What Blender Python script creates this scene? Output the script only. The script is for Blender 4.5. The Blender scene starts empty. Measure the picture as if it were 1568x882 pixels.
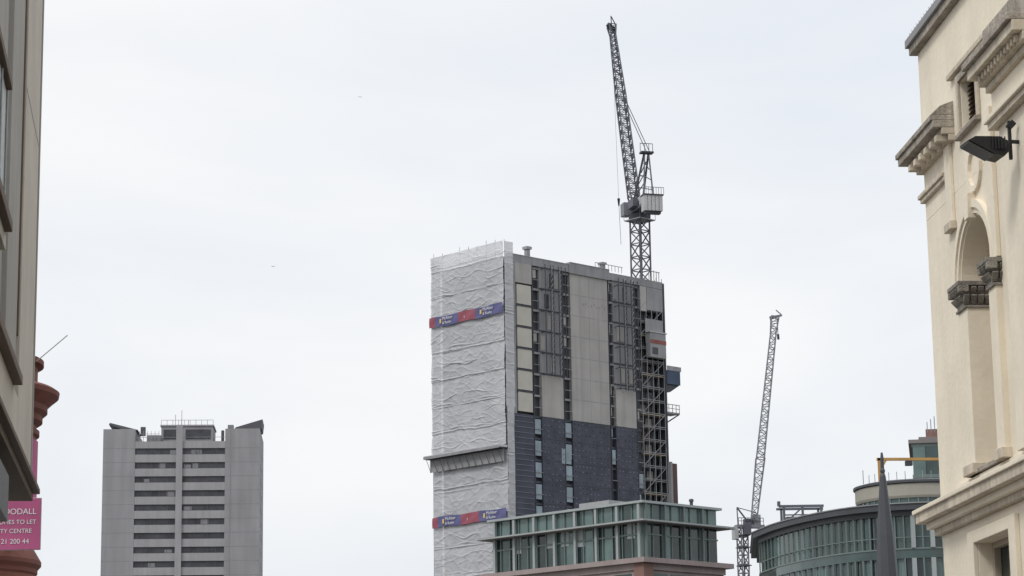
import bpy, math, random
from mathutils import Vector, Matrix, noise
random.seed(7)
scene=bpy.context.scene
V=Vector
# ------------------------------------------------------------------ materials
def mat(name,col,rough=.8,var=.12,scale=.6,bump=0.0,metal=0.0,streak=0.0,spec=.3,translucent=0.0,see=0.0):
    m=bpy.data.materials.new(name); m.use_nodes=True
    nt=m.node_tree; N=nt.nodes; L=nt.links
    b=N["Principled BSDF"]; b.inputs["Roughness"].default_value=rough
    b.inputs["Metallic"].default_value=metal
    b.inputs["Specular IOR Level"].default_value=spec
    tc=N.new("ShaderNodeTexCoord")
    nz=N.new("ShaderNodeTexNoise"); nz.inputs["Scale"].default_value=scale; nz.inputs["Detail"].default_value=6
    L.new(tc.outputs["Object"],nz.inputs["Vector"])
    mr=N.new("ShaderNodeMapRange"); mr.inputs["From Min"].default_value=.3; mr.inputs["From Max"].default_value=.7
    mr.inputs["To Min"].default_value=1-var; mr.inputs["To Max"].default_value=1+var
    L.new(nz.outputs["Fac"],mr.inputs["Value"])
    val=mr.outputs[0]
    if streak>0:
        mp=N.new("ShaderNodeMapping"); mp.inputs["Scale"].default_value=(1,1,.08); L.new(tc.outputs["Object"],mp.inputs["Vector"])
        n2=N.new("ShaderNodeTexNoise"); n2.inputs["Scale"].default_value=scale*5; n2.inputs["Detail"].default_value=5
        L.new(mp.outputs[0],n2.inputs["Vector"])
        m2=N.new("ShaderNodeMapRange"); m2.inputs["From Min"].default_value=.35; m2.inputs["From Max"].default_value=.65
        m2.inputs["To Min"].default_value=1-streak; m2.inputs["To Max"].default_value=1+streak*.3
        L.new(n2.outputs["Fac"],m2.inputs["Value"])
        mu=N.new("ShaderNodeMath"); mu.operation='MULTIPLY'; L.new(val,mu.inputs[0]); L.new(m2.outputs[0],mu.inputs[1]); val=mu.outputs[0]
    vm=N.new("ShaderNodeVectorMath"); vm.operation='SCALE'; vm.inputs[0].default_value=col[:3]
    L.new(val,vm.inputs["Scale"]); L.new(vm.outputs[0],b.inputs["Base Color"])
    if bump>0:
        n3=N.new("ShaderNodeTexNoise"); n3.inputs["Scale"].default_value=max(scale*8,4); n3.inputs["Detail"].default_value=8
        L.new(tc.outputs["Object"],n3.inputs["Vector"])
        bp=N.new("ShaderNodeBump"); bp.inputs["Strength"].default_value=bump; bp.inputs["Distance"].default_value=.05
        L.new(n3.outputs["Fac"],bp.inputs["Height"]); L.new(bp.outputs[0],b.inputs["Normal"])
    if translucent>0:
        t=N.new("ShaderNodeBsdfTranslucent"); t.inputs[0].default_value=(col[0]*1.1,col[1]*1.1,col[2]*1.1,1)
        x=N.new("ShaderNodeMixShader"); x.inputs[0].default_value=translucent
        L.new(b.outputs[0],x.inputs[1]); L.new(t.outputs[0],x.inputs[2])
        tr=N.new("ShaderNodeBsdfTransparent"); y=N.new("ShaderNodeMixShader"); y.inputs[0].default_value=see
        L.new(x.outputs[0],y.inputs[1]); L.new(tr.outputs[0],y.inputs[2]); L.new(y.outputs[0],N["Material Output"].inputs[0])
    return m
def brickmat(name,c1,c2,mortar,sc=1.0):
    m=bpy.data.materials.new(name); m.use_nodes=True
    nt=m.node_tree; N=nt.nodes; L=nt.links; b=N["Principled BSDF"]; b.inputs["Roughness"].default_value=.9
    tc=N.new("ShaderNodeTexCoord"); sp=N.new("ShaderNodeSeparateXYZ"); L.new(tc.outputs["Object"],sp.inputs[0])
    ad=N.new("ShaderNodeMath"); ad.operation='ADD'; L.new(sp.outputs[0],ad.inputs[0]); L.new(sp.outputs[1],ad.inputs[1])
    cb=N.new("ShaderNodeCombineXYZ"); L.new(ad.outputs[0],cb.inputs[0]); L.new(sp.outputs[2],cb.inputs[1])
    br=N.new("ShaderNodeTexBrick"); L.new(cb.outputs[0],br.inputs["Vector"])
    br.inputs["Color1"].default_value=(*c1,1); br.inputs["Color2"].default_value=(*c2,1); br.inputs["Mortar"].default_value=(*mortar,1)
    br.inputs["Scale"].default_value=sc; br.inputs["Brick Width"].default_value=.23; br.inputs["Row Height"].default_value=.075; br.inputs["Mortar Size"].default_value=.008
    L.new(br.outputs["Color"],b.inputs["Base Color"])
    return m
M={}
M['concrete']=mat("concrete_pale",(.28,.277,.287),.85,.08,.15,streak=.10)
M['concrete2']=mat("concrete_panel",(.22,.22,.232),.85,.08,.2,streak=.12)
M['darkwin']=mat("dark_window",(.055,.058,.066),.4,.35,.5,spec=.3)
M['spandrel']=mat("spandrel",(.31,.306,.313),.8,.06,.3,streak=.08)
M['roofdark']=mat("roof_dark",(.09,.09,.10),.7)
M['sheet']=mat("scaffold_sheeting",(.60,.60,.625),.36,.05,.12,spec=.5,streak=.07,translucent=.22,see=.15)
M['deck']=mat("fan_boards",(.48,.48,.49),.7,.08,.5)
M['blue']=mat("banner_blue",(.10,.10,.22),.55,.10)
M['red']=mat("banner_red",(.27,.075,.10),.55,.10)
M['white']=mat("white_print",(.6,.6,.6),.6,.03)
M['yellow']=mat("yellow_print",(.6,.45,.15),.6,.03)
M['beige']=mat("beige_board",(.365,.35,.335),.85,.09,.25,streak=.10)
M['cream_board']=mat("cream_board",(.47,.45,.40),.85,.07,.5)
M['grey']=mat("grey_board",(.27,.27,.277),.85,.12,.3,streak=.14)
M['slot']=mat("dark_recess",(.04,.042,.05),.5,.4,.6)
M['navy']=mat("navy_cladding",(.054,.058,.080),.6,.22,.5,spec=.35)
M['navyline']=mat("navy_bracket",(.18,.19,.24),.6)
M['skyglass']=mat("pale_glass",(.20,.26,.30),.15,.3,.5,spec=.7)
M['steel']=mat("galvanised_steel",(.26,.26,.27),.5,.15,1,metal=.3)
M['darksteel']=mat("painted_dark_steel",(.05,.053,.064),.55,.2,.8)
M['cranegrey']=mat("crane_steel",(.095,.10,.12),.5,.2,.5)
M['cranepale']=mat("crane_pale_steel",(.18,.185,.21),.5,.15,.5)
M['weight']=mat("counterweight",(.42,.42,.42),.7,.1,.8,streak=.1)
M['rust']=mat("red_panel",(.22,.08,.07),.7,.2)
M['redbrown']=mat("dark_red_brown",(.10,.06,.06),.8,.2)
M['bluebox']=mat("blue_platform",(.05,.075,.12),.6,.2)
M['teal1']=mat("teal_glass_light",(.10,.16,.15),.10,.25,.4,spec=.6)
M['teal2']=mat("teal_glass_mid",(.040,.070,.066),.08,.35,.4,spec=.6)
M['teal3']=mat("teal_glass_dark",(.018,.030,.030),.07,.3,.4,spec=.6)
M['tealframe']=mat("green_frame",(.15,.19,.18),.5,.08)
M['frame']=mat("pale_frame",(.32,.35,.345),.5,.06)
M['slab']=mat("brown_slab",(.20,.18,.175),.7,.08)
M['pink']=mat("pinkish_stone",(.31,.255,.245),.8,.08,.4,streak=.08)
M['brownbrick']=mat("brown_brick",(.20,.12,.10),.85,.15)
M['roofedge']=mat("dark_roof_edge",(.06,.064,.07),.5,.1)
M['orange']=mat("orange_paint",(.42,.24,.08),.6,.15)
M['tan']=mat("tan_cladding",(.30,.285,.24),.7,.08)
M['spire']=mat("spire_metal",(.05,.052,.06),.5,.15,.6,spec=.4)
M['stucco']=mat("cream_stucco",(.78,.70,.565),.85,.07,.9,bump=.2,streak=.03)
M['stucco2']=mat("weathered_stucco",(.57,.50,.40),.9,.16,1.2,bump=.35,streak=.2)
M['stone']=mat("dirty_stone",(.36,.32,.27),.95,.3,2.5,bump=.6,streak=.25)
M['capital']=mat("carved_stone",(.25,.23,.20),.95,.35,5,bump=.8)
M['louvre']=mat("louvre_brown",(.10,.07,.055),.7,.2)
M['timber']=mat("window_beige",(.42,.36,.28),.7,.1)
M['black']=mat("black_paint",(.02,.02,.022),.45,.15)
M['lens']=mat("lamp_glass",(.10,.10,.10),.2,.1,spec=.6)
M['wallgrey']=mat("left_render",(.48,.45,.40),.85,.09,.8,bump=.15,streak=.06)
M['wallgrey2']=mat("left_render_grey",(.34,.33,.31),.85,.07,.8,bump=.15,streak=.1)
M['brownsill']=mat("brown_sill",(.12,.085,.06),.7,.15)
M['soffit']=mat("soffit_brown",(.13,.10,.075),.8,.15)
M['pattern']=mat("patterned_glass",(.28,.29,.31),.4,.35,9)
M['brick']=brickmat("red_brick",(.24,.08,.05),(.18,.06,.04),(.16,.11,.09))
M['terracotta']=mat("terracotta",(.16,.06,.045),.8,.2,1.5)
M['pinkban']=mat("pink_banner",(.36,.08,.18),.6,.16)
M['asphalt']=mat("asphalt",(.05,.05,.052),.9,.2,2,bump=.3)
M['paving']=mat("paving",(.25,.24,.23),.9,.12,1.5,bump=.2)
M['kerb']=mat("kerb_stone",(.3,.3,.29),.9,.1)
M['paint']=mat("road_paint",(.75,.75,.72),.8,.1)
M['ground']=mat("ground_mat",(.13,.13,.12),.95,.2,.05)
M['bird']=mat("gull",(.5,.5,.52),.8)

# ------------------------------------------------------------------ builders
def dirv(az): a=math.radians(az); return V((math.sin(a),math.cos(a),0))
class Frame:
    def __init__(s,x,y,azs,azt): s.o=V((x,y,0)); s.d=dirv(azs); s.t=dirv(azt); s.azs=azs
    def __call__(s,a,b,z): return s.o+s.d*a+s.t*b+V((0,0,z))
WORLD=Frame(0,0,90,0)
class Obj:
    def __init__(s,name,base=(0,0,0)):
        s.name=name; s.base=V(base); s.parts={}
    def _p(s,part,m):
        return s.parts.setdefault((part,m),[[],[]])
    def add(s,part,m,vs,fs):
        p=s._p(part,m); n=len(p[0]); p[0].extend([V(v) for v in vs]); p[1].extend([tuple(i+n for i in f) for f in fs])
    def box(s,part,m,F,a0,a1,b0,b1,z0,z1):
        vs=[F(a,b,z) for z in (z0,z1) for (a,b) in ((a0,b0),(a1,b0),(a1,b1),(a0,b1))]
        s.add(part,m,vs,[(0,1,2,3),(4,5,6,7),(0,1,5,4),(1,2,6,5),(2,3,7,6),(3,0,4,7)])
    def prism(s,part,m,F,poly,b0,b1):
        n=len(poly); vs=[F(a,b0,z) for a,z in poly]+[F(a,b1,z) for a,z in poly]
        s.add(part,m,vs,[tuple(range(n)),tuple(range(n,2*n))]+[(i,(i+1)%n,n+(i+1)%n,n+i) for i in range(n)])
    def plan(s,part,m,pts,z0,z1):
        n=len(pts); vs=[V((x,y,z0)) for x,y in pts]+[V((x,y,z1)) for x,y in pts]
        s.add(part,m,vs,[tuple(range(n)),tuple(range(n,2*n))]+[(i,(i+1)%n,n+(i+1)%n,n+i) for i in range(n)])
    def beam(s,part,m,p,q,r,r2=None):
        p=V(p);q=V(q); d=(q-p)
        if d.length<1e-4: return
        d.normalize(); up=V((0,0,1)) if abs(d.z)<.9 else V((1,0,0))
        x=d.cross(up).normalized(); y=d.cross(x); r2=r if r2 is None else r2
        vs=[p+x*r*i+y*r*j for i,j in ((-1,-1),(1,-1),(1,1),(-1,1))]+[q+x*r2*i+y*r2*j for i,j in ((-1,-1),(1,-1),(1,1),(-1,1))]
        s.add(part,m,vs,[(0,1,2,3),(4,5,6,7),(0,1,5,4),(1,2,6,5),(2,3,7,6),(3,0,4,7)])
    def revolve(s,part,m,cx,cy,prof,n=32,a0=0,a1=360,cap=True):
        vs=[];fs=[];full=(a1-a0)>=360; k=n if full else n+1
        for r,z in prof:
            for i in range(k):
                a=math.radians(a0+(a1-a0)*i/n); vs.append(V((cx+r*math.sin(a),cy+r*math.cos(a),z)))
        for j in range(len(prof)-1):
            for i in range(n):
                i2=(i+1)%k if full else i+1
                fs.append((j*k+i,j*k+i2,(j+1)*k+i2,(j+1)*k+i))
        if cap and full: fs.append(tuple(range(k))); fs.append(tuple((len(prof)-1)*k+i for i in range(k)))
        s.add(part,m,vs,fs)
    def lattice(s,part,m,p,q,w0,w1,bays,rc,rb,side=None,depth=1.0):
        p=V(p);q=V(q);d=(q-p).normalized()
        if side is None: side=V((1,0,0))
        x=(side-d*side.dot(d)).normalized(); y=d.cross(x)
        def ring(i):
            f=i/bays; c=p.lerp(q,f); w=w0+(w1-w0)*f
            return [c+x*w/2*a+y*w*depth/2*b for a,b in ((-1,-1),(1,-1),(1,1),(-1,1))]
        R=[ring(i) for i in range(bays+1)]
        for k in range(4): s.beam(part,m,R[0][k],R[-1][k],rc)
        for i in range(bays):
            for k in range(4):
                k2=(k+1)%4
                s.beam(part,m,R[i][k],R[i][k2],rb)
                if i%2: s.beam(part,m,R[i][k],R[i+1][k2],rb)
                else: s.beam(part,m,R[i][k2],R[i+1][k],rb)
        for k in range(4): s.beam(part,m,R[-1][k],R[-1][(k+1)%4],rb)
    def text(s,part,m,body,pos,azr,size,tilt=0,depth=.01,maxw=None):
        cu=bpy.data.curves.new(part,"FONT"); cu.body=body; cu.size=size; cu.extrude=depth; cu.align_x='LEFT'
        tmp=bpy.data.objects.new("tmp",cu); scene.collection.objects.link(tmp)
        bpy.context.view_layer.update()
        me=bpy.data.meshes.new_from_object(tmp.evaluated_get(bpy.context.evaluated_depsgraph_get()))
        k=1.0
        if maxw and len(me.vertices):
            wd=max(v.co.x for v in me.vertices)
            if wd>maxw: k=maxw/wd
        r=dirv(azr); nrm=V((0,0,1)).cross(r)*-1
        Mx=Matrix((( r.x,0,nrm.x,pos[0]),(r.y,0,nrm.y,pos[1]),(0,1,0,pos[2]),(0,0,0,1)))@Matrix.Rotation(tilt,4,'Z')@Matrix.Scale(k,4)
        vs=[Mx@v.co for v in me.vertices]; fs=[tuple(p.vertices) for p in me.polygons]
        s.add(part,m,vs,fs); bpy.data.objects.remove(tmp)
    def finish(s,bevel=0,smooth=()):
        e=bpy.data.objects.new(s.name,None); scene.collection.objects.link(e); e.location=s.base
        import bmesh
        for (part,m),(vs,fs) in s.parts.items():
            me=bpy.data.meshes.new(part); me.from_pydata([v-s.base for v in vs],[],fs); me.update()
            bm=bmesh.new(); bm.from_mesh(me); bmesh.ops.recalc_face_normals(bm,faces=bm.faces); bm.to_mesh(me); bm.free()
            me.materials.append(M[m]); o=bpy.data.objects.new(part,me); scene.collection.objects.link(o); o.parent=e
            if part in smooth:
                for p in me.polygons: p.use_smooth=True
            elif bevel>0:
                bv=o.modifiers.new("bevel",'BEVEL'); bv.width=bevel; bv.segments=2; bv.limit_method='ANGLE'
        return e
# ------------------------------------------------------------------ ground / street
def sheetobj(name,m,pts,z):
    me=bpy.data.meshes.new(name); me.from_pydata([V((x,y,z)) for x,y in pts],[],[tuple(range(len(pts)))]); me.materials.append(M[m])
    o=bpy.data.objects.new(name,me); scene.collection.objects.link(o); return o
sheetobj("ground",'ground',[(-4000,-4000),(4000,-4000),(4000,4000),(-4000,4000)],0)
sheetobj("road",'asphalt',[(-1.2,-40),(4.6,-40),(4.6,110),(-5.5,110)],.004)
pv=Obj("pavement")
pv.plan("left_slab",'paving',[(-12,-40),(-1.35,-40),(-5.65,110),(-14,110)],0,.12)
pv.plan("left_kerb",'kerb',[(-1.35,-40),(-1.2,-40),(-5.5,110),(-5.65,110)],0,.125)
pv.plan("right_slab",'paving',[(4.75,-40),(14,-40),(14,110),(4.75,110)],0,.12)
pv.plan("right_kerb",'kerb',[(4.6,-40),(4.75,-40),(4.75,110),(4.6,110)],0,.125)
pv.finish()
rm=Obj("road_markings")
for i in range(18):
    y=-35+i*7.5; rm.plan("dash",'paint',[(1.2,y),(1.32,y),(1.32,y+3),(1.2,y+3)],.004,.008)
rm.finish()

# ------------------------------------------------------------------ concrete tower block
F=Frame(-53.08,500,266.2,356.2)
T=Obj("concrete_tower_block",(-69,500,0))
W=32.4
T.box("core",'concrete2',F,.3,W-.3,.35,20,0,74.8)
T.box("end_wing_right",'concrete',F,0,7.2,0,20.3,0,77.9)
T.box("end_wing_left",'concrete',F,25.8,W,0,20.3,0,77.9)
T.box("central_rib",'spandrel',F,16.0,17.3,-.35,.35,0,78.6)
T.box("parapet",'spandrel',F,7.2,25.8,.06,.36,73.85,75.3)
fl=2.93
rnd=random.Random(21)
z=73.85
while z>2:
    for (a,b) in ((7.2,16.0),(17.3,25.8)):
        T.box("window_band",'darkwin',F,a,b,.30,.345,z-1.30,z)
        n=5
        for i in range(1,n):
            x=a+(b-a)*i/n
            T.box("mullion",'roofdark' ,F,x-.05,x+.05,.24,.30,z-1.30,z)
        T.box("spandrel_band",'spandrel',F,a,b,.06,.35,z-fl,z-1.30)
        for q in range(2):
            if rnd.random()<.3:
                x=a+rnd.random()*(b-a-1.8); T.box("curtain",'concrete2',F,x,x+1.0+rnd.random()*.7,.27,.30,z-1.2,z-.05-.5*rnd.random())
    T.box("panel_joint",'concrete2',F,-.01,7.2,-.012,0,z-.04,z+.04)
    T.box("panel_joint",'concrete2',F,25.8,W+.01,-.012,0,z-.04,z+.04)
    z-=fl
T.box("joint_vertical",'concrete2',F,6.0,6.12,-.03,0,0,77.9)
T.box("plant_room",'concrete',F,9.9,20.7,3,12,74.8,78.9)
T.box("plant_louvre",'darkwin',F,10.4,15.6,2.9,3.0,76.2,78.2)
T.box("plant_louvre",'darkwin',F,17.6,20.2,2.9,3.0,76.2,78.2)
T.box("plant_cap",'spandrel',F,9.7,20.9,2.8,12.2,78.9,79.2)
T.box("plant_step",'concrete2',F,20.7,23.6,2,9,74.8,76.9)
T.prism("canopy_left",'roofdark',F,[(25.4,77.9),(31.2,79.4),(31.4,79.0),(26.5,77.3)],1,10)
T.prism("canopy_right",'roofdark',F,[(5.2,78.3),(-.5,80.0),(-.3,78.2),(0.2,77.9),(5.2,77.9)],1,10)
T.box("roof_box",'concrete2',F,5.6,6.8,2,4,77.9,79.0)
for x in [9.9+i*1.2 for i in range(10)]: T.beam("railing",'steel',F(x,3,79.2),F(x,3,80.2),.04)
T.beam("railing",'steel',F(9.9,3,80.2),F(20.7,3,80.2),.04)
for x in (16.6,17.9,15.2): T.beam("mast",'steel',F(x,5,79),F(x,5,80.3+rnd.random()*1.4),.05)
T.beam("mast",'steel',F(16.6,5,79),F(16.6,5,82.6),.05)
for i in range(6): 
    T.beam("roof_post",'steel',F(21+i*.8,1,75),F(21+i*.8,1,77.6),.04)
T.beam("roof_post",'steel',F(21,1,77.0),F(25,1,77.0),.04)
T.beam("railing",'steel',F(7.3,1,76.3),F(25.7,1,76.3),.04)
T.box("vent",'roofdark',F,24,25,3,4,77,78.8); T.box("vent",'roofdark',F,7.6,8.2,3,4,75,78.0)
z=74
while z>2:
    T.box("side_window",'darkwin',F,-.04,0,6,9,z-1.1,z); T.box("side_window",'darkwin',F,-.04,0,12,15,z-1.1,z); z-=fl
T.finish()

# ------------------------------------------------------------------ tower under construction
F=Frame(-.49,340,47,-43)
C=Obj("tower_under_construction",(5,350,0))
S=32.1; D=14.6; RT=78.6; ZB=55.3
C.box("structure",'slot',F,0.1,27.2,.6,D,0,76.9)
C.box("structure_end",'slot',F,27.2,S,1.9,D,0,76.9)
C.box("parapet",'grey',F,0,12.2,-.02,.6,77.35,78.5)
C.box("parapet",'grey',F,12.2,20.4,-.25,.6,77.2,78.75)
C.box("parapet",'grey',F,20.4,S,-.02,.6,77.35,78.45)
C.box("roof",'grey',F,.1,S,.6,D,76.9,78.2)
C.box("parapet_cap",'spandrel',F,0,12.2,-.06,.65,78.5,78.6); C.box("parapet_cap",'spandrel',F,12.2,20.4,-.3,.65,78.75,78.87)
C.box("edge_strip",'grey',F,0,1.3,0,.6,ZB,77.35)
C.box("top_panel",'beige',F,1.3,4.55,-.03,.6,74.45,77.35)
z=74.2
while z>56:
    C.box("infill_panel",'cream_board',F,1.6,4.45,.02,.6,z-2.85,z)
    if z>60: C.box("floor_edge",'darksteel',F,1.3,4.6,-.03,.6,z-3.2,z-2.95)
    z-=3.13
def slot(a,b,light,seed):
    rnd=random.Random(seed)
    C.box("slot_jamb",'darksteel',F,a,a+.12,-.06,.6,20,77.35)
    z=77.2
    while z>20:
        C.box("slot_floor",'grey' if z>ZB else 'navy',F,a+.12,b,.25,.6,z-.3,z)
        if z<ZB+1 and rnd.random()<light:
            C.box("slot_glass",'skyglass',F,a+.2,b-.1,.15,.3,z-2.6,z-.45)
        elif rnd.random()<.4:
            C.box("slot_board",'beige' if z>ZB else 'skyglass',F,a+.3,b-.5,.3,.5,z-1.6,z-.4)
        C.beam("slot_rail",'steel',F(a,0,z-1.9),F(b,0,z-1.9),.04)
        z-=3.13
slot(4.6,6.2,.85,1); slot(10.7,12.3,.7,2); slot(20.2,21.35,.8,3); slot(25.8,27.1,.3,5)
def hoist(a,b,zb,seed):
    rnd=random.Random(seed)
    C.box("hoist_backing",'grey',F,a,b,.2,.6,zb,77.35)
    z=77.2
    while z>zb+1:
        C.box("hoist_floor",'darksteel',F,a,b,.1,.2,z-3.13,z-2.95)
        for i in range(3):
            if rnd.random()<.5:
                x=a+rnd.random()*(b-a-1); C.box("hoist_gate",rnd.choice(['slot','beige','steel','darkwin']),F,x,x+.8,.1+.01*i,.195,z-2.7,z-.6)
        z-=3.13
    for f_ in (.06,.3,.42,.66,.78,.97):
        x=a+(b-a)*f_; C.beam("mast_rail",'darksteel',F(x,-.9,zb-.2),F(x,-.9,77.6),.08)
    for f0,f1 in ((.30,.42),(.66,.78)):
        z=zb
        while z<77:
            C.beam("mast_lacing",'steel',F(a+(b-a)*f0,-.9,z),F(a+(b-a)*f1,-.9,z+.8),.05); z+=.8
    z=zb
    while z<77.5:
        C.beam("mast_tie",'darksteel',F(a,-.9,z),F(b,-.9,z),.05); C.beam("mast_tie",'darksteel',F(a+.4,-.9,z),F(a+.4,.2,z),.05); z+=3.13
    C.box("board_below",'beige',F,a+.1,b-.1,-.02,.6,ZB,zb-.05)
hoist(6.2,10.7,61.4,11); hoist(21.35,25.8,60.9,12)
C.box("board_main",'beige',F,12.35,20.1,0,.6,ZB,77.2)
for z in [ZB+3.13*i for i in range(1,7)]:
    C.box("board_joint",'grey',F,12.35,20.1,-.012,0,z-.03,z+.03)
for x in (14.3,16.2,18.2): C.box("board_joint_v",'grey',F,x-.02,x+.02,-.010,0,ZB,77.2)
for i in range(9):
    C.box("fixing",'grey',F,15+i*.55,15.1+i*.55,-.04,0,72.7+.2*math.sin(i*2),73.0+.2*math.sin(i*2))
def navy(a,b,seed,stripes=False):
    rnd=random.Random(seed)
    C.box("navy_cladding",'navy',F,a,b,.0,.6,15,ZB)
    z=ZB-.3
    while z>26:
        if stripes:
            C.box("cladding_rail",'navyline',F,a+.5,b-.2,-.06,0,z-.07,z)
        else:
            x=a+.35
            while x<b-.3:
                if rnd.random()<.85: C.box("cladding_bracket",'navyline' if rnd.random()<.45 else 'darksteel',F,x,x+.16,-.07,0,z-.22,z-.08)
                x+=.75
        z-=.78
navy(0,4.6,1,True); navy(6.2,10.7,2); navy(12.35,20.1,3); navy(21.35,25.8,4)
for z in [ZB-3.13*i for i in range(0,12)]:
    for a,b in ((6.2,10.7),(12.35,20.1),(21.35,25.8)): C.box("cladding_joint",'darksteel',F,a,b,-.03,0,z-.1,z)
for z in (51,42,35): C.box("window_unit",'skyglass',F,10.0,11.9,-.03,.05,z-2.2,z)
# far end scaffold bay (recessed into the frame)
C.box("end_wall",'darksteel',F,S-.02,S+.3,-.1,D,46,78.3)
for x in (27.2,28.4,29.6,30.8,32.0):
    for y in (.05,1.5): C.beam("scaffold_standard",'steel',F(x,y,10),F(x,y,79.0),.05)
z=16; i=0
rnd=random.Random(9)
while z<77:
    for y in (.05,1.5): C.beam("scaffold_ledger",'steel',F(27.2,y,z),F(32.0,y,z),.045)
    C.box("scaffold_deck",'timber' if i%3==0 else 'grey',F,27.2,32.0,.1,1.5,z-.28,z-.18)
    C.beam("scaffold_brace",'steel',F(27.2 if i%2 else 29.6,.0,z),F(29.6 if i%2 else 32.0,.0,z+2.0),.04)
    for q in range(2):
        if rnd.random()<.6:
            x=27.4+rnd.random()*3.2; C.box("scaffold_clutter",rnd.choice(['beige','steel','darksteel','grey','redbrown']),F,x,x+1.2,1.55+.02*q,1.85,z-.1,z+1.4)
    z+=2.0; i+=1
C.box("end_boarding",'beige',F,27.2,28.5,-.02,.5,73.5,77.3); C.box("end_boarding",'grey',F,28.6,S,-.02,.5,73.8,77.3)
C.box("netting",'grey',F,28.0,31.8,-.12,-.08,68.6,72.4)
C.box("hoist_car",'grey',F,28.2,31.6,-.9,.0,66.4,70.2); C.box("hoist_car_stripe",'rust',F,28.2,31.65,-.93,-.9,68.5,69.1)
C.box("hoist_car_window",'darkwin',F,28.6,29.8,-.95,-.9,66.9,67.9); C.box("hoist_car_roof",'weight',F,28.0,31.8,-1.0,.0,70.2,70.35)
C.box("end_core",'redbrown',F,32.5,33.6,-.6,6,15,50.6)
C.box("end_core_face",'grey',F,32.1,32.5,-.7,1,15,50.8)
C.box("platform",'bluebox',F,32.4,35.3,-.2,2.4,62.8,64.9)
C.box("platform_mesh",'steel',F,32.4,35.5,-.25,-.2,64.9,65.6)
C.prism("platform_bracket",'darksteel',F,[(32.4,61.6),(33.2,61.6),(35.2,62.75),(32.4,62.75)],0,2)
C.box("platform",'steel',F,32.4,35.2,0,2,58.3,58.55)
for x in (32.8,33.6,34.4,35.1): C.beam("platform_rail",'steel',F(x,0,58.5),F(x,0,59.7),.05)
C.beam("platform_rail",'steel',F(32.5,0,59.7),F(35.2,0,59.7),.05); C.beam("platform_rail",'steel',F(32.5,0,59.1),F(35.2,0,59.1),.04)
C.beam("platform_strut",'darksteel',F(32.4,0,56.9),F(35,0,58.3),.08)
C.box("roof_vent",'steel',F,6.6,7.2,3,3.6,78.2,80.6); C.box("roof_vent",'spandrel',F,6.4,7.4,2.8,3.8,80.6,81.0)
C.box("roof_vent",'steel',F,22.2,22.8,3,3.6,78.2,80.5); C.box("roof_vent",'spandrel',F,22.0,23,2.8,3.8,80.5,80.8)
for i in range(9):
    x=18+i*.7; C.beam("roof_rail",'steel',F(x,.3,78.8),F(x,.3,79.7),.04)
C.beam("roof_rail",'steel',F(18,.3,79.7),F(23.8,.3,79.7),.04)
for i in range(5):
    x=29.5+i*.55; C.beam("roof_rail",'steel',F(x,.3,78.4),F(x,.3,80.4-.1*i),.05)
C.beam("roof_rail",'steel',F(29.5,.3,80.0),F(31.9,.3,80.0),.05)
# scaffold sheeting: cloth laced at lift levels, hanging in irregular folds
def cloth(part,m,pos,u0,u1,z0,z1,nu,nz,amp=1.0,off=0):
    vs=[];fs=[]
    lift=4.1
    for j in range(nz+1):
        z=z0+(z1-z0)*j/nz
        for i in range(nu+1):
            u=u0+(u1-u0)*i/nu
            k=math.floor(z/lift)
            sag=.35*noise.noise(V((u*.13,k*3.7,off)))+.14*noise.noise(V((u*.6,k*2.7,off+2)))+.9*noise.noise(V((k*7.3,off,1.5)))
            fr=((z+sag)/lift)%1
            n0=noise.noise(V((k*3.1,off,8.2))); n1=noise.noise(V((u*.3,k*5.1,off+7))); n2=noise.noise(V((u*.3,k*2.3,off+11))); n3=noise.noise(V((u*.25,k*4.7,off+17)))
            b=.10*(1+1.2*n0)*math.exp(-((fr-.08)/.022)**2)+.08*math.exp(-((fr-.17+.08*n3)/.024)**2)*max(0,.5+2*n1)
            b+=.08*math.exp(-((fr-.45+.25*n1)/.022)**2)*max(0,.1+2.4*n2)+.06*math.exp(-((fr-.72+.2*n2)/.02)**2)*max(0,2.6*n3)
            b+=.09*math.sin(math.pi*fr)**.7*(1+.9*n2)
            w1=1-abs(noise.noise(V((u*.40+z*.35,z*.45-u*.15,off+3))))*2; w2=1-abs(noise.noise(V((u*.42-z*.4,z*.42,off+43))))*2; w3=1-abs(noise.noise(V((u*.3,z*1.1,off+53))))*2
            b+=.055*max(0,w1)**6+.050*max(0,w2)**6+.020*max(0,w3)**4
            b+=.13*noise.noise(V((u*.2,z*.28,off)))+.03*noise.noise(V((u*.9,z*1.6,off+5)))+.008*noise.noise(V((u*4,z*6,off+9)))
            b+=.05*abs(math.sin(math.pi*(u-.2)/2.84))**.5
            vs.append(pos(u,b*amp,z))
    for j in range(nz):
        for i in range(nu):
            a=j*(nu+1)+i; fs.append((a,a+1,a+nu+2,a+nu+1))
    C.add(part,m,vs,fs)
lf=lambda u,b,z: F(-1.35-b,u,z)
cloth("sheeting_upper",'sheet',lf,-.55,15.3,50.6,80.1,180,560)
cloth("sheeting_lower",'sheet',lambda u,b,z:F(-1.15-b,u,z),-.75,15.2,12,49.9,130,520,1.0,31)
rf=lambda u,b,z: F(u,-.55-b*.7,z)
cloth("sheeting_return",'sheet',rf,-1.35,.35,56,80.0,14,400,1.0,40)
cloth("sheeting_return_low",'sheet',rf,-1.2,.15,12,56,14,400,1.0,50)
cloth("sheeting_far_return",'sheet',lambda u,b,z:F(u,15.25+b*.3,z),-1.35,.35,12,80.0,8,200,.6,60)
for i in range(9):
    u=-.3+i*1.93
    C.beam("sheeted_scaffold_pole",'steel',F(-1.0,u,10),F(-1.0,u,80.35+.25*(i%3)),.035)
z=14
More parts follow.
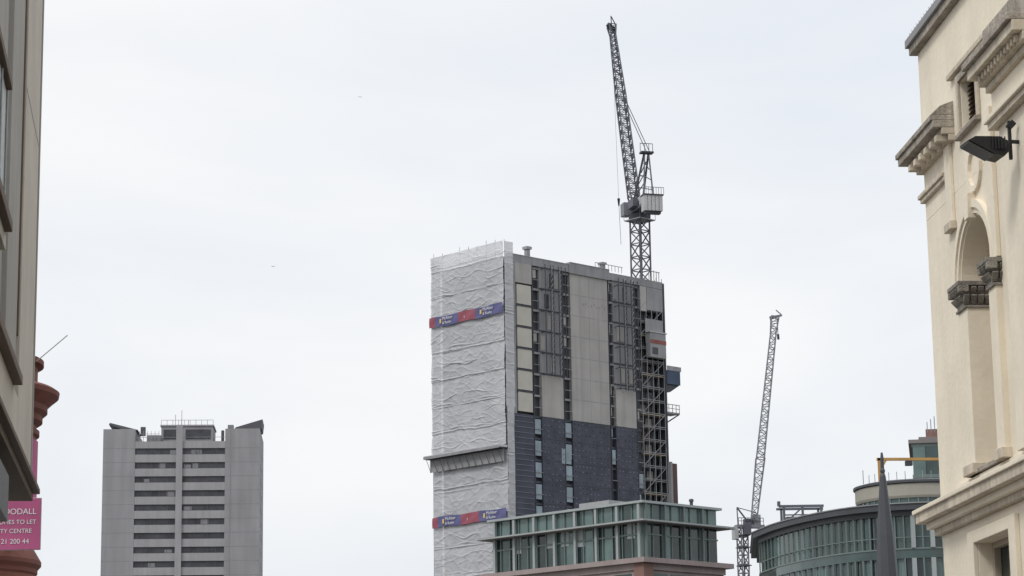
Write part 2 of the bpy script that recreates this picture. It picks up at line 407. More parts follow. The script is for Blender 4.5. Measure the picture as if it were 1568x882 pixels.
while z<79.5:
    C.box("sheeted_scaffold_deck",'grey',F,-.95,-.15,-.3,15.0,z,z+.08)
    C.beam("sheeted_scaffold_rail",'steel',F(-1.0,-.3,z+1.0),F(-1.0,15.1,z+1.0),.03)
    z+=2.05
def banner(zc,x0):
    segs=[(15.3,14.0,'red'),(14.0,8.9,'blue'),(8.9,5.2,'red'),(5.2,-.6,'blue')]
    for a,b,m in segs:
        nu=int(abs(a-b)/.3); vs=[];fs=[]
        for j in range(5):
            for i in range(nu+1):
                u=a+(b-a)*i/nu; vs.append(F(x0-.05*math.sin(u*1.3+zc)-.03*math.sin(j*1.2+u*2),u,zc+1.5*(j/4-.5)+.07*math.sin(u*.9+zc)))
        for j in range(4):
            for i in range(nu): q=j*(nu+1)+i; fs.append((q,q+1,q+nu+2,q+nu+1))
        C.add("banner_"+m,m,vs,fs)
    for u in (12.3,3.5):
        p=F(x0-.12,u,zc+.12); C.text("banner_text",'white',"McAleer",p,137,.66)
        p=F(x0-.12,u,zc-.5); C.text("banner_text",'white',"& Rushe",p,137,.58)
        C.box("banner_logo",'yellow',F,x0-.12,x0-.09,u+.25,u+.6,zc-.3,zc+.35)
    p=F(x0-.12,7.6,zc-.3); C.text("banner_text",'white',"5",p,137,.5)
banner(70.2,-1.82); banner(40.8,-1.62)
FD=Frame(F.o.x,F.o.y,-43,227)
C.prism("fan_deck",'deck',FD,[(-.7,50.1),(15.6,50.1),(15.6,50.45),(-.7,50.45)],1.3,2.9)
C.box("fan_soffit",'slot',F,-2.85,-1.3,-.6,15.5,49.95,50.09)
C.box("fan_edge",'steel',F,-2.96,-2.9,-.7,15.6,49.95,50.35)
C.box("fan_backing",'grey',F,-1.9,-1.86,-.6,15.3,48.1,49.9)
for i in range(12):
    u=-.3+i*1.4; C.beam("fan_strut",'darksteel',F(-1.95,u,48.1),F(-2.8,u,49.95),.035)
C.finish(smooth=("sheeting_upper","sheeting_lower","sheeting_return","sheeting_return_low","sheeting_far_return"))

# ------------------------------------------------------------------ luffing crane on the tower
K=Obj("tower_crane",(19.8,362,0))
ctr=V((19.8,362,0)); sd=dirv(47)
K.lattice("mast",'cranegrey',ctr+V((0,0,60)),ctr+V((0,0,88.6)),2.1,2.1,14,.13,.07,side=sd)
jd=V((-.26,.965,0)).normalized(); js=V((jd.y,-jd.x,0))
FM=Frame(19.8,362,47,-43)
K.box("slew_ring",'darksteel',FM,-1.2,1.2,-1.2,1.2,88.6,89.3)
K.box("mast_platform",'steel',FM,-1.7,1.7,-1.7,1.7,88.2,88.35)
for a in (-1.7,0,1.7):
    for b in (-1.7,1.7): K.beam("platform_rail",'steel',FM(a,b,88.3),FM(a,b,89.3),.035)
for b in (-1.7,1.7): K.beam("platform_rail",'steel',FM(-1.7,b,89.3),FM(1.7,b,89.3),.035)
FK=Frame(19.65,362,math.degrees(math.atan2(js.x,js.y)),math.degrees(math.atan2(jd.x,jd.y)))
K.box("machinery_deck",'cranegrey',FK,-1.1,1.1,-7.2,2.2,89.4,89.8)
K.box("winch_house",'weight',FK,-.9,.9,-4.0,-1.6,89.8,91.2)
K.box("operator_cab",'cranepale',FK,-2.2,-1.1,.4,2.2,89.2,91.2); K.box("cab_glass",'darkwin',FK,-2.15,-1.15,2.2,2.25,89.6,91.0)
K.box("machinery_box",'cranegrey',FK,-1.9,-1.1,-3.2,-.4,89.8,91.0); K.box("machinery_box",'darksteel',FK,1.1,1.6,-2.6,-.8,89.7,90.7)
for i in range(5):
    x=-1.5+i*.6; K.box("counterweight",'weight',FK,x,x+.52,-7.5,-6.0,88.1,90.5)
K.box("counterweight_frame",'darksteel',FK,-1.6,1.6,-7.6,-5.9,90.5,90.68)
K.box("counterweight_foot",'darksteel',FK,-1.2,1.2,-7.2,-6.3,87.7,88.1)
for x in [-1.6+.4*i for i in range(9)]: K.beam("deck_rail",'cranegrey',FK(x,-7.6,90.68),FK(x,-7.6,91.7),.035)
K.beam("deck_rail",'cranegrey',FK(-1.6,-7.6,91.7),FK(1.6,-7.6,91.7),.035)
for y in [-6+i*.9 for i in range(9)]: K.beam("deck_rail",'cranegrey',FK(1.15,y,89.8),FK(1.15,y,90.9),.03)
K.beam("deck_rail",'cranegrey',FK(1.15,-6,90.9),FK(1.15,1.5,90.9),.03)
foot=FK(0,1.4,90.2); tip=V((16.75,374,123.6))
jb=(tip-foot)
K.lattice("jib_root",'cranegrey',foot,foot+jb*.08,.7,1.5,3,.10,.06,side=js)
K.lattice("jib",'cranegrey',foot+jb*.08,foot+jb*.62,1.5,1.35,22,.10,.055,side=js,depth=.9)
K.lattice("jib_outer",'cranegrey',foot+jb*.62,foot+jb*.95,1.35,.8,14,.09,.05,side=js,depth=.9)
K.lattice("jib_head",'cranegrey',foot+jb*.95,tip,.8,1.2,2,.10,.06,side=js)
K.beam("jib_head_sheave",'darksteel',tip+V((-.7,-.3,.2)),tip+V((.6,.3,-.7)),.28)
K.beam("jib_head_frame",'darksteel',tip,tip+V((-.1,-.2,1.6)),.07); K.beam("jib_head_frame",'darksteel',tip+V((-.1,-.2,1.6)),tip+V((.7,.3,.2)),.06)
apex=FK(.7,-2.6,98.6)
for x in (-.8,.8):
    K.beam("a_frame",'cranegrey',FK(x,1.0,89.9),apex+js*x*.4,.15); K.beam("a_frame",'cranegrey',FK(x,-5.2,89.9),apex+js*x*.4,.11)
A0=FK(-.8,1.0,89.9); A1=FK(.8,1.0,89.9); A2=FK(.8,-5.2,89.9); A3=FK(-.8,-5.2,89.9)
for f_ in (.2,.4,.6,.8):
    K.beam("a_frame_tie",'cranegrey',A0.lerp(apex,f_),A1.lerp(apex,f_),.07)
    K.beam("a_frame_tie",'cranegrey',A1.lerp(apex,f_),A2.lerp(apex,f_-.15),.06); K.beam("a_frame_tie",'cranegrey',A3.lerp(apex,f_),A0.lerp(apex,f_-.15),.06)
K.box("a_frame_head",'darksteel',Frame(apex.x,apex.y,FK.azs,FK.azs-90),-1.0,1.0,-.6,.6,98.3,98.55)
for x in (-1,-.3,.4,1): K.beam("head_rail",'cranegrey',apex+js*x,apex+js*x+V((0,0,1.3)),.045)
K.beam("head_rail",'cranegrey',apex+js*-1+V((0,0,1.3)),apex+js*1+V((0,0,1.3)),.045)
K.beam("pendant",'darksteel',apex,foot+jb*.62,.045); K.beam("pendant",'darksteel',apex+js*.5,foot+jb*.62+js*.4,.045)
K.beam("hoist_rope",'darksteel',tip,V((tip.x+.45,374,94.6)),.02)
K.beam("hook_block",'black',V((tip.x+.45,374,94.8)),V((tip.x+.47,374,93.6)),.22,.10)
K.beam("hoist_rope",'darksteel',V((tip.x+.47,374,93.6)),V((tip.x+.65,374,87.3)),.03)
for z in range(78,88,2):
    K.beam("mast_ladder",'cranegrey',ctr+sd*.3+V((0,0,z)),ctr+sd*.3+V((0,0,z+2)),.06)
K.finish()

# ------------------------------------------------------------------ distant luffing crane
K=Obj("tower_crane",(38,400,0))
c=V((37.5,400,0)); sd=dirv(60)
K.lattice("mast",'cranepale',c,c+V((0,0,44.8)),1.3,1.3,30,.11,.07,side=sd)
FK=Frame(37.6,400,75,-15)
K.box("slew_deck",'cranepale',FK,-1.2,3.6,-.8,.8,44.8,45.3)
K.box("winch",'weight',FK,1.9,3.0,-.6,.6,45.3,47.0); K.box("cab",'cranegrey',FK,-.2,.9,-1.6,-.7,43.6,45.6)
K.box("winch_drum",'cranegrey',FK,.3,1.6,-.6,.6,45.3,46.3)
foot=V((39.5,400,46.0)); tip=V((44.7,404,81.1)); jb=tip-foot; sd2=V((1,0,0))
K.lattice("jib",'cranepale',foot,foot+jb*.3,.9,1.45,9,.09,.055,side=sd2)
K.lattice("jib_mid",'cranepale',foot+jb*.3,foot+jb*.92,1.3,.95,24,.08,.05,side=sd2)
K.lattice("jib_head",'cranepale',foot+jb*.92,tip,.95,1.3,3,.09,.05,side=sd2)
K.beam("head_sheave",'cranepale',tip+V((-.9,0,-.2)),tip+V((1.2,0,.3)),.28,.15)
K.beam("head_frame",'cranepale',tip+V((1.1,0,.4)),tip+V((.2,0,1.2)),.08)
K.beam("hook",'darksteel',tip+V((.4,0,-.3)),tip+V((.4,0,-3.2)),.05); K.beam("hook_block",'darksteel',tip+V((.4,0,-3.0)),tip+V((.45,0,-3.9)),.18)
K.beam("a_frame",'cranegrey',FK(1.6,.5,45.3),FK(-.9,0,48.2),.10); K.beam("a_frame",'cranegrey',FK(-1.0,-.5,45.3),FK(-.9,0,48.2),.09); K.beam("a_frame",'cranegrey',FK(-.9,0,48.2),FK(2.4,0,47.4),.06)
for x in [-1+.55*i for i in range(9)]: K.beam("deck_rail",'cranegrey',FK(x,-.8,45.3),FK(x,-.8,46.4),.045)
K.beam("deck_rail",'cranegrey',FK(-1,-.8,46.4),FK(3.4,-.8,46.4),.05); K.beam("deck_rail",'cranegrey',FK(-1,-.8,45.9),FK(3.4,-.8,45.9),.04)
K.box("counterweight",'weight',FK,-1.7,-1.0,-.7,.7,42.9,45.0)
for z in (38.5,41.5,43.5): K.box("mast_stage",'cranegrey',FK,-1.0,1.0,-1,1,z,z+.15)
K.finish()

# ------------------------------------------------------------------ glass office
F=Frame(11.62,221,46,-44)
O=Obj("glass_office_building",(11,232,0))
LT=20.5; LS=10.8
O.box("core",'teal3',F,.5,LS-.2,.5,LT-.2,0,27.9)
O.box("roof_slab",'frame',F,-.15,LS+.1,-.15,LT+.1,28.0,28.22)
O.box("sun_shelf",'slab',F,-.9,LS+1.0,-.9,LT+.7,26.2,26.42)
O.box("sun_shelf_edge",'frame',F,-.95,LS+1.05,-.95,-.9,26.25,26.38); O.box("sun_shelf_edge",'frame',F,-.95,-.9,-.9,LT+.7,26.25,26.38)
O.box("stone_ledge",'pink',F,-.7,LS+.95,-.7,LT+.6,22.5,22.95)
O.box("stone_fascia",'pink',F,-.2,LS+.3,-.2,LT,21.9,22.5)
O.box("corner_pier",'brownbrick',F,-.35,.9,-.35,.9,0,22.5)
O.box("lower_wall",'pink',F,.0,LS+.2,.0,LT,0,21.9)
rnd=random.Random(4)
def glaze(ax,L,n,z0,z1,mats,off=.3):
    for i in range(n):
        a=off+(L-off)*i/n; b=off+(L-off)*(i+1)/n; g=rnd.choice(mats); dd=rnd.random()*.02
        if ax=='t':
            O.box("glazing",g,F,.3+dd,.5,a+.05,b-.05,z0,z1); O.box("mullion",'tealframe',F,.18,.36,a-.05,a+.05,z0,z1)
        else:
            O.box("glazing",g,F,a+.05,b-.05,.3+dd,.5,z0,z1); O.box("mullion",'tealframe',F,a-.05,a+.05,.18,.36,z0,z1)
for ax,L,n in (('t',LT-.2,16),('s',LS-.2,8)):
    glaze(ax,L,n,26.42,28.0,['teal1','teal1','teal2']); glaze(ax,L,n,22.95,26.2,['teal2','teal3','teal3','teal2','teal1'])
    glaze(ax,L,n,18,21.7,['teal2','teal3'])
for i in range(8):
    t=.5+i*2.75
    if t<LT: O.box("column",'frame',F,-.05,.25,t-.14,t+.14,22.95,28.0)
for i in range(5):
    s_=.5+i*2.6
    if s_<LS: O.box("column",'tealframe',F,s_-.1,s_+.1,-.05,.2,22.95,28.0)
O.box("transom",'tealframe',F,.2,.3,.3,LT-.2,25.1,25.25); O.box("transom",'tealframe',F,.3,LS-.2,.2,.3,25.1,25.25)
for i in range(9):
    t=1.2+i*2.15
    if rnd.random()<.7: O.box("blind",'frame',F,.27,.3,t,t+1.0,24.6+rnd.random(),26.2)
for i in range(7):
    t=1.5+i*2.75; O.box("lower_window",'teal3',F,-.03,.02,t,t+2.2,19,21.6)
for i in range(4):
    s_=1.2+i*2.4; O.box("lower_window",'teal2',F,s_,s_+2.0,-.03,.02,19,21.6)
O.box("plant_box",'spandrel',F,4,7,8.0,12,28.22,29.3); O.box("plant_box",'frame',F,4.5,6,6,8,28.22,28.9)
q=F(9,2,0)
O.revolve("roof_vent",'darksteel',q.x,q.y,[(.16,28.2),(.16,28.9),(.25,28.95),(.2,29.15),(.02,29.2)],12)
O.finish()

# ------------------------------------------------------------------ curved glass building
O=Obj("curved_glass_building",(30,195,0))
ctrl=[(19.9,198),(20.9,191.8),(22.8,186.0),(25.4,181.6),(28.8,179.4),(33,179.0),(37.5,181),(41.5,185.5)]
def cr(P,n):
    out=[]
    for i in range(len(P)-1):
        p0=V(P[max(i-1,0)]);p1=V(P[i]);p2=V(P[i+1]);p3=V(P[min(i+2,len(P)-1)])
        for k in range(n):
            t=k/n; out.append(.5*((2*p1)+(-p0+p2)*t+(2*p0-5*p1+4*p2-p3)*t*t+(-p0+3*p1-3*p2+p3)*t**3))
    out.append(V(P[-1])); return out
cv=cr([(x,y,0) for x,y in ctrl],6)
cen=V((31,202,0))
def offs(c,o): return [(p+((p-cen).normalized()*o)) for p in c]
def slabc(part,m,o,z0,z1): 
    q=offs(cv,o); pts=[(p.x,p.y) for p in q]+[(44,215),(21.4+(-o),215)]; O.plan(part,m,pts,z0,z1)
ZR=22.6
slabc("body",'teal3',-.45,0,ZR-.6)
slabc("roof_edge",'roofedge',.55,ZR-.45,ZR); slabc("roof_gutter",'steel',.65,ZR,ZR+.08); slabc("roof_neck",'roofedge',.05,ZR-.85,ZR-.45)
for k,z in enumerate((ZR-.85,ZR-4.0,ZR-7.3,ZR-10.6,ZR-13.9,ZR-17.2)):
    if k: slabc("floor_band",'teal2',-.02,z,z+.7); slabc("floor_lip",'tealframe',.06,z+.66,z+.76)
rnd=random.Random(3)
q=offs(cv,-.25); q2=offs(cv,-.02)
for i in range(len(q)-1):
    for z1,z0 in ((ZR-.85,ZR-3.24),(ZR-4.0,ZR-6.54),(ZR-7.3,ZR-9.84),(ZR-10.6,ZR-13.14)):
        g=rnd.choice(['teal2','teal2','teal3','teal1','teal2']) 
        a,b=q[i],q[i+1]
        O.add("glazing",g,[V((a.x,a.y,z0)),V((b.x,b.y,z0)),V((b.x,b.y,z1)),V((a.x,a.y,z1))],[(0,1,2,3)])
        wide = i>=24
        O.beam("mullion",'frame' if (wide and i%2) else 'tealframe',V((q2[i].x,q2[i].y,z0)),V((q2[i].x,q2[i].y,z1)),.16 if (wide and i%2) else .05)
        if not wide:
            mid=(a+b)/2; O.beam("mullion",'tealframe',V((mid.x,mid.y,z0)),V((mid.x,mid.y,z1)),.03)
        O.beam("transom",'tealframe',V((q2[i].x,q2[i].y,z0+.8)),V((q2[i+1].x,q2[i+1].y,z0+.8)),.03)
b0=V((21.6,194,ZR))
for dx,dy in ((0,0),(1.5,0),(3.0,0),(0,2),(3,2)): 
    O.beam("roof_frame",'cranegrey',b0+V((dx,dy,0)),b0+V((dx,dy,1.7)),.09)
O.beam("roof_frame",'cranegrey',b0+V((-.4,0,1.7)),b0+V((3.2,0,1.7)),.10); O.beam("roof_frame",'cranegrey',b0+V((-.4,2,1.7)),b0+V((3.4,2,1.7)),.09)
O.beam("roof_frame",'cranegrey',b0+V((0,0,.3)),b0+V((1.5,0,1.6)),.06); O.box("roof_unit",'steel',Frame(b0.x,b0.y,90,0),.2,1.4,.3,1.6,ZR,ZR+.9)
O.beam("roof_frame",'cranegrey',b0+V((0,0,1.0)),b0+V((3,0,1.0)),.05); O.beam("roof_frame",'cranegrey',b0+V((-.4,0,1.7)),b0+V((-.4,0,2.1)),.12)
# rooftop pavilion
O.revolve("pavilion_glass",'teal2',35.4,212,[(5.2,ZR),(5.2,26.4)],60)
for i in range(40):
    a=math.radians(i*9); O.beam("pavilion_mullion",'tealframe',V((35.4+5.25*math.sin(a),212+5.25*math.cos(a),ZR)),V((35.4+5.25*math.sin(a),212+5.25*math.cos(a),26.4)),.05)
O.revolve("pavilion_fascia",'tan',35.4,212,[(5.35,26.4),(5.45,26.6),(5.45,27.6),(5.3,27.7)],60); O.revolve("pavilion_roof",'roofedge',35.4,212,[(5.6,27.7),(5.6,27.9),(5.0,28.05)],60)
for i in range(16):
    a=math.radians(180+i*8-60); p=V((35.4+5.3*math.sin(a),212+5.3*math.cos(a),27.9)); O.beam("pavilion_rail",'steel',p,p+V((0,0,.8)),.025)
O.beam("antenna",'steel',V((30.4,210,28)),V((30.4,210,29.2)),.03)
O.finish()
G=Obj("roof_gantry",(34,212,0))
G.beam("leg",'orange',(32.0,211,27.9),(32.0,211,30.4),.12); G.beam("beam",'orange',(31.8,211,30.3),(39.5,211,30.2),.12)
G.beam("hanger",'orange',(32.0,211,29.2),(32.6,211,30.2),.08); G.beam("leg",'orange',(38.9,211,27.9),(38.9,211,30.2),.12); G.box("trolley",'darksteel',WORLD,34.3,34.9,210.7,211.3,29.7,30.1)
G.finish()
B=Obj("glass_office_block",(48,262,0))
F=Frame(43.0,260,97,9.8)
B.box("body",'teal3',F,.1,14,.1,12,0,38.6)
rnd=random.Random(8)
for k in range(11):
    z=38.6-3.4*k
    B.box("floor_band",'tealframe',F,0,14.1,0,12.1,z-.35,z)
    for i in range(10): B.box("pane",rnd.choice(['teal1','teal2','teal2']),F,.15+i*1.4,1.45+i*1.4,.03,.1,z-3.4,z-.35)
B.box("roof_cap",'slab',F,-.3,14.3,-.2,12.3,38.6,39.0); B.box("plant",'brownbrick',F,1.6,12,2,10,39.0,40.4); B.box("plant_front",'slab',F,.8,5,1.5,2.0,39.0,39.5)
for i in range(3): B.beam("aerial",'steel',F(1.8+i*.4,2,40),F(1.8+i*.4,2,41.2+.3*i),.04)
B.finish()

# ------------------------------------------------------------------ slender spire
Sx=Obj("steel_spire",(18.35,120,0))
Sx.revolve("base",'kerb',18.35,120,[(1.9,0),(1.9,.6),(1.5,.8)],8)
Sx.revolve("shaft",'spire',18.35,120,[(1.25,.8),(1.1,2),(.43,14.2),(.15,17.1),(.09,17.3)],8)
Sx.revolve("finial",'spire',18.35,120,[(.12,17.3),(.13,17.4),(.09,17.5),(.09,18.0),(.05,18.3)],10)
Sx.finish()

# ------------------------------------------------------------------ cream classical building
F=Frame(7.94,45,176,86)
A=Obj("cream_stucco_building",(14,35,0))
TH=.5; L=34
sx='stucco'
def out(a):
    return Frame(F(a,0,0).x,F(a,0,0).y,266,176)
A.box("body",sx,F,.0,L,TH,14,0,15.7)
def wall(z0,z1,holes,s0=0,s1=L,m=sx,t0=0,t1=TH):
    holes=sorted(holes); a=s0
    for h in holes:
        A.box("wall",m,F,a,h[0],t0,t1,z0,z1)
        if h[2]>z0: A.box("wall",m,F,h[0],h[1],t0,t1,z0,h[2])
        if h[3]<z1: A.box("wall",m,F,h[0],h[1],t0,t1,h[3],z1)
        a=h[1]
    A.box("wall",m,F,a,s1,t0,t1,z0,z1)
lw=[(2.5+i*5.2,4.8+i*5.2,3.2,5.95) for i in range(6)]
wall(0,6.35,lw)
for h in lw:
    A.box("window_glass",'teal3',F,h[0],h[1],.38,.42,h[2],h[3])
    A.box("window_frame",'timber',F,h[0],h[0]+.1,.25,.38,h[2],h[3]); A.box("window_frame",'timber',F,h[1]-.1,h[1],.25,.38,h[2],h[3])
    A.box("window_frame",'timber',F,h[0]+.1,h[1]-.1,.25,.38,h[3]-.1,h[3]); c_=(h[0]+h[1])/2
    A.box("window_frame",'timber',F,c_-.05,c_+.05,.26,.38,h[2],h[3]-.1); A.box("window_frame",'timber',F,h[0]+.1,h[1]-.1,.27,.37,5.1,5.18)
    A.box("architrave",sx,F,h[0]-.4,h[0]-.003,-.09,0,h[2]-.2,h[3]+.22); A.box("architrave",sx,F,h[1]+.003,h[1]+.4,-.09,0,h[2]-.2,h[3]+.22)
    A.box("architrave",sx,F,h[0]-.003,h[1]+.003,-.088,0,h[3]+.003,h[3]+.218); A.box("sill",'stone',F,h[0]-.5,h[1]+.5,-.2,0,h[2]-.36,h[2]-.2)
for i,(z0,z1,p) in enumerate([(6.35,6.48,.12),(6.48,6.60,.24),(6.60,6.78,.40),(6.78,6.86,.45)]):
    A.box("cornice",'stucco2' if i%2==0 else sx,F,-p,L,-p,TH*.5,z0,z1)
A.prism("cornice_weathering",'stone',out(0),[(0,6.99),(0.42,6.86),(-.2,6.86),(-.2,6.99)],-.4,L)
nz0,nzs,na,nb=7.12,10.52,2.35,4.55
cz=-.33
def upper(off):
    a,b=na+off,nb+off
    A.box("wall",sx,F,a,b,0,TH,6.86,nz0)
    r=(b-a)/2; c_=(a+b)/2; n=24; zt=12.35
    for i in range(n):
        t0=math.pi-math.pi*i/n; t1=math.pi-math.pi*(i+1)/n
        x0,z0=c_+r*math.cos(t0),nzs+r*math.sin(t0); x1,z1=c_+r*math.cos(t1),nzs+r*math.sin(t1)
        A.prism("arch_head_smooth",sx,F,[(x0,z0),(x1,z1),(x1,zt),(x0,zt)],0,TH)
        for ro,ro2,pp in ((r+.04,r+.14,-.05),(r+.14,r+.28,-.09)):
            A.prism("archivolt_smooth",sx,F,[(c_+ro*math.cos(t0),nzs+ro*math.sin(t0)),(c_+ro*math.cos(t1),nzs+ro*math.sin(t1)),(c_+ro2*math.cos(t1),nzs+ro2*math.sin(t1)),(c_+ro2*math.cos(t0),nzs+ro2*math.sin(t0))],pp,.02)
    A.prism("keystone",sx,F,[(c_-.12,nzs+r-.05),(c_+.12,nzs+r-.05),(c_+.18,nzs+r+.40),(c_-.18,nzs+r+.40)],-.15,.02)
    A.box("niche_floor",'stone',F,a,b,-.1,TH,nz0,nz0+.08)
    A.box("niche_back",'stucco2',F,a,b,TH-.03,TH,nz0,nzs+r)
    for (p0,p1) in ((a+.12,a+.72),(b+.0,b+.45)):
        A.box("pilaster",sx,F,p0,p1,-.12,.35,7.2,10.42+cz)
        A.box("pilaster_base",'stucco2',F,p0-.05,p1+.05,-.18,.35,7.12,7.3)
        cx=(p0+p1)/2; hw=(p1-p0)/2
        A.prism("capital_bell",'capital',F,[(cx-hw+.06,10.42+cz),(cx+hw-.06,10.42+cz),(cx+hw+.02,10.75+cz),(cx-hw-.02,10.75+cz)],-.15,.3)
        A.box("capital_abacus",'capital',F,cx-hw-.10,cx+hw+.08,-.28,.3,10.78+cz,10.86+cz)
        A.box("capital_astragal",'capital',F,cx-hw-.03,cx+hw+.03,-.16,.3,10.38+cz,10.43+cz)
        for row,(zl,pr) in enumerate(((10.45+cz,.18),(10.60+cz,.22))):
            for j in range(4):
                xx=cx-hw+(j+.5*(row%2)+.3)*hw*2/4
                A.prism("capital_leaf",'capital',out(xx),[(.10,zl),(pr+.01,zl+.08),(pr+.07,zl+.15),(pr+.02,zl+.18),(.12,zl+.15)],-.055,.055)
            for j in range(4):
                pp=F(cx+hw-.04,-.12+j*.13,0)
                A.prism("capital_leaf",'capital',Frame(pp.x,pp.y,176,86),[(0,zl),(.08,zl+.08),(.13,zl+.15),(.08,zl+.18),(0,zl+.15)],-.05,.05)
        for sg in (-1,1):
            pp=F(cx+sg*(hw+.04),-.25,10.72+cz)
            A.beam("capital_volute",'capital',pp+F.t*-.02,pp+F.t*.16,.06)
    A.box("strip",sx,F,a-.55,a-.15,-.07,0,11.85,13.38); A.box("strip_foot",'stucco2',F,a-.6,a-.1,-.12,0,11.7,11.85)
    A.box("strip",sx,F,b+.05,b+.5,-.08,0,10.55,13.2)
    for i in range(16):
        t0=math.pi*2*i/16; t1=math.pi*2*(i+1)/16; cc,cz_=c_+.3,12.45
        A.prism("roundel_smooth",sx,F,[(cc+.34*math.cos(t0),cz_+.34*math.sin(t0)),(cc+.34*math.cos(t1),cz_+.34*math.sin(t1)),(cc+.44*math.cos(t1),cz_+.44*math.sin(t1)),(cc+.44*math.cos(t0),cz_+.44*math.sin(t0))],-.06,.01)
s=0
for off in (0,6.4,12.8,19.2):
    A.box("wall",sx,F,s,na+off,0,TH,6.86,12.35); upper(off); s=nb+off
A.box("wall",sx,F,s,L,0,TH,6.86,12.35)
A.box("impost_string",'stucco2',F,-.08,1.75,-.08,.1,12.72,12.80); A.box("impost_string",'stucco2',F,-.12,1.75,-.12,.1,12.80,12.88)
A.box("plinth_band",sx,F,1.5,L,-.06,.1,6.99,7.1)
at=[(3.0+i*6.4,4.15+i*6.4,13.35,14.22) for i in range(5)]
wall(12.35,15.7,at)
for h in at:
    A.box("louvre_back",'louvre',F,h[0],h[1],.4,.45,h[2],h[3])
    for i in range(10): 
        z=h[2]+.02+i*.085
        A.prism("louvre_blade",'louvre',Frame(F(h[0],0,0).x,F(h[0],0,0).y,86,176),[(.12,z),(.14,z),(.34,z+.055),(.32,z+.07)],0,h[1]-h[0])
    A.box("louvre_surround",'stucco2',F,h[0]-.14,h[0]-.003,-.06,0,h[2]-.1,h[3]+.14); A.box("louvre_surround",'stucco2',F,h[1]+.003,h[1]+.14,-.06,0,h[2]-.1,h[3]+.14)
    A.box("louvre_surround",'stone',F,h[0]-.003,h[1]+.003,-.058,0,h[3]+.003,h[3]+.138); A.box("louvre_sill",'stone',F,h[0]-.2,h[1]+.14,-.12,0,h[2]-.18,h[2]-.1)
def midc(s0,s1):
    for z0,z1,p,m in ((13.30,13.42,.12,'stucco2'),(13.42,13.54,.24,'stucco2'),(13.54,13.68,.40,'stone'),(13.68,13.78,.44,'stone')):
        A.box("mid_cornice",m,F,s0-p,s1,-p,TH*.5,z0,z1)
    A.prism("mid_cornice_top",'stone',out(0),[(-.2,13.78),(.43,13.78),(.25,13.95),(0.0,14.05),(-.2,14.05)],s0-.35,s1)
    x=s0+.1
    while x<s1-.2:
        A.box("modillion",'stucco2',F,x,x+.16,-.33,-.12,13.30,13.42); x+=.42
midc(0,2.45)
def entab(s0,s1):
    for z0,z1,p,m in ((12.55,12.66,.30,'stucco2'),(12.66,12.74,.36,'stucco'),(12.74,13.2,.22,'stucco'),(13.2,13.32,.30,'stucco2'),(13.32,13.46,.40,'stucco2'),(13.46,13.64,.56,'stucco2'),(13.64,13.76,.64,'stone'),(13.76,14.3,.3,'stone')):
        A.box("entablature",m,F,s0-p*.6,s1,-p,0,z0,z1)
    x=s0
    while x<s1-.1: A.box("dentil",'stucco2',F,x,x+.1,-.47,-.40,13.34,13.455); x+=.2
    A.box("pier",sx,F,s0,s1,-.16,0,7.1,12.55)
entab(5.9,8.4)
A.box("attic_band",'stucco2',F,2.4,L,-.1,0,14.42,14.52)
A.box("coping",'stone',F,-.14,L,-.14,TH,15.7,15.86); A.box("coping_cap",'concrete',F,-.2,L,-.2,TH,15.86,16.02)
for i in range(40): A.beam("bird_spike",'steel',F(-.1+i*.2,-.1,16.02),F(-.1+i*.2,-.12,16.16),.005)
A.box("far_return_pilaster",sx,F,-.003,.02,TH,4,0,15.7)
A.box("roof",'roofdark',F,.4,L-.4,TH+.1,13.5,15.7,15.75)
e=A.finish(bevel=.012)
for o in e.children:
    if "_smooth" in o.name:
        o.modifiers.clear()

# floodlight on bracket
fc=V((7.76,38.0,0)); z=11.95
FL=Obj("floodlight",(7.9,38,z))
FF=Frame(fc.x,fc.y,80,-10)
FL.prism("housing",'black',FF,[(-.40,z+.03),(-.28,z+.10),(.14,z+.11),(.28,z+.04),(.30,z-.12),(.20,z-.22),(.04,z-.19)],-.22,.22)
FL.prism("glass",'lens',FF,[(-.39,z+.015),(.03,z-.195),(.02,z-.21),(-.40,z+.0)],-.2,.2)
for i in range(5): FL.beam("cooling_fin",'black',V((fc.x+.04+.05*i,fc.y-.24,z-.12)),V((fc.x+.04+.05*i,fc.y-.24,z+.09)),.011)
FL.beam("yoke",'black',V((fc.x+.18,fc.y-.25,z-.1)),V((fc.x+.36,fc.y-.05,z+.02)),.03); FL.beam("pole",'black',V((fc.x+.36,fc.y-.05,z-.25)),V((fc.x+.36,fc.y-.05,z+.40)),.028)
FL.beam("arm",'black',V((fc.x+.36,fc.y-.05,z+.05)),V((fc.x+.70,fc.y+.0,z+.05)),.028); FL.beam("knuckle",'black',V((fc.x+.34,fc.y-.05,z+.28)),V((fc.x+.44,fc.y-.05,z+.38)),.05)
FL.finish(bevel=.008)

# ------------------------------------------------------------------ left building
F=Frame(-6.05,30,172,262)
A=Obj("rendered_corner_building",(-10,26,0))
A.box("body",'wallgrey',F,0,12,.3,7,5.62,17)
A.box("corner_pier",'wallgrey',F,0,2.6,0,.3,5.62,17); A.box("pier_joint",'brownsill',F,2.6,2.66,.02,.3,7,17)
A.box("inner_pier",'wallgrey2',F,2.66,4.4,.04,.3,6.5,17)
A.box("edge_bead",'wallgrey2',F,-.05,0,-.02,.1,5.62,17)
A.box("apron",'wallgrey',F,2.6,12,-.0,.3,5.62,6.27)
A.box("sill",'brownsill',F,3.5,12,-.10,.3,6.27,6.38)
A.box("window_recess",'slot',F,4.6,12,.22,.3,6.38,7.5); A.box("recess_panel",'wallgrey2',F,4.4,5.8,.1,.3,6.38,17)
A.box("sill_upper",'brownsill',F,5.5,12,-.08,.3,7.55,7.67); A.box("apron_upper",'wallgrey',F,5.3,12,.0,.3,7.4,7.55)
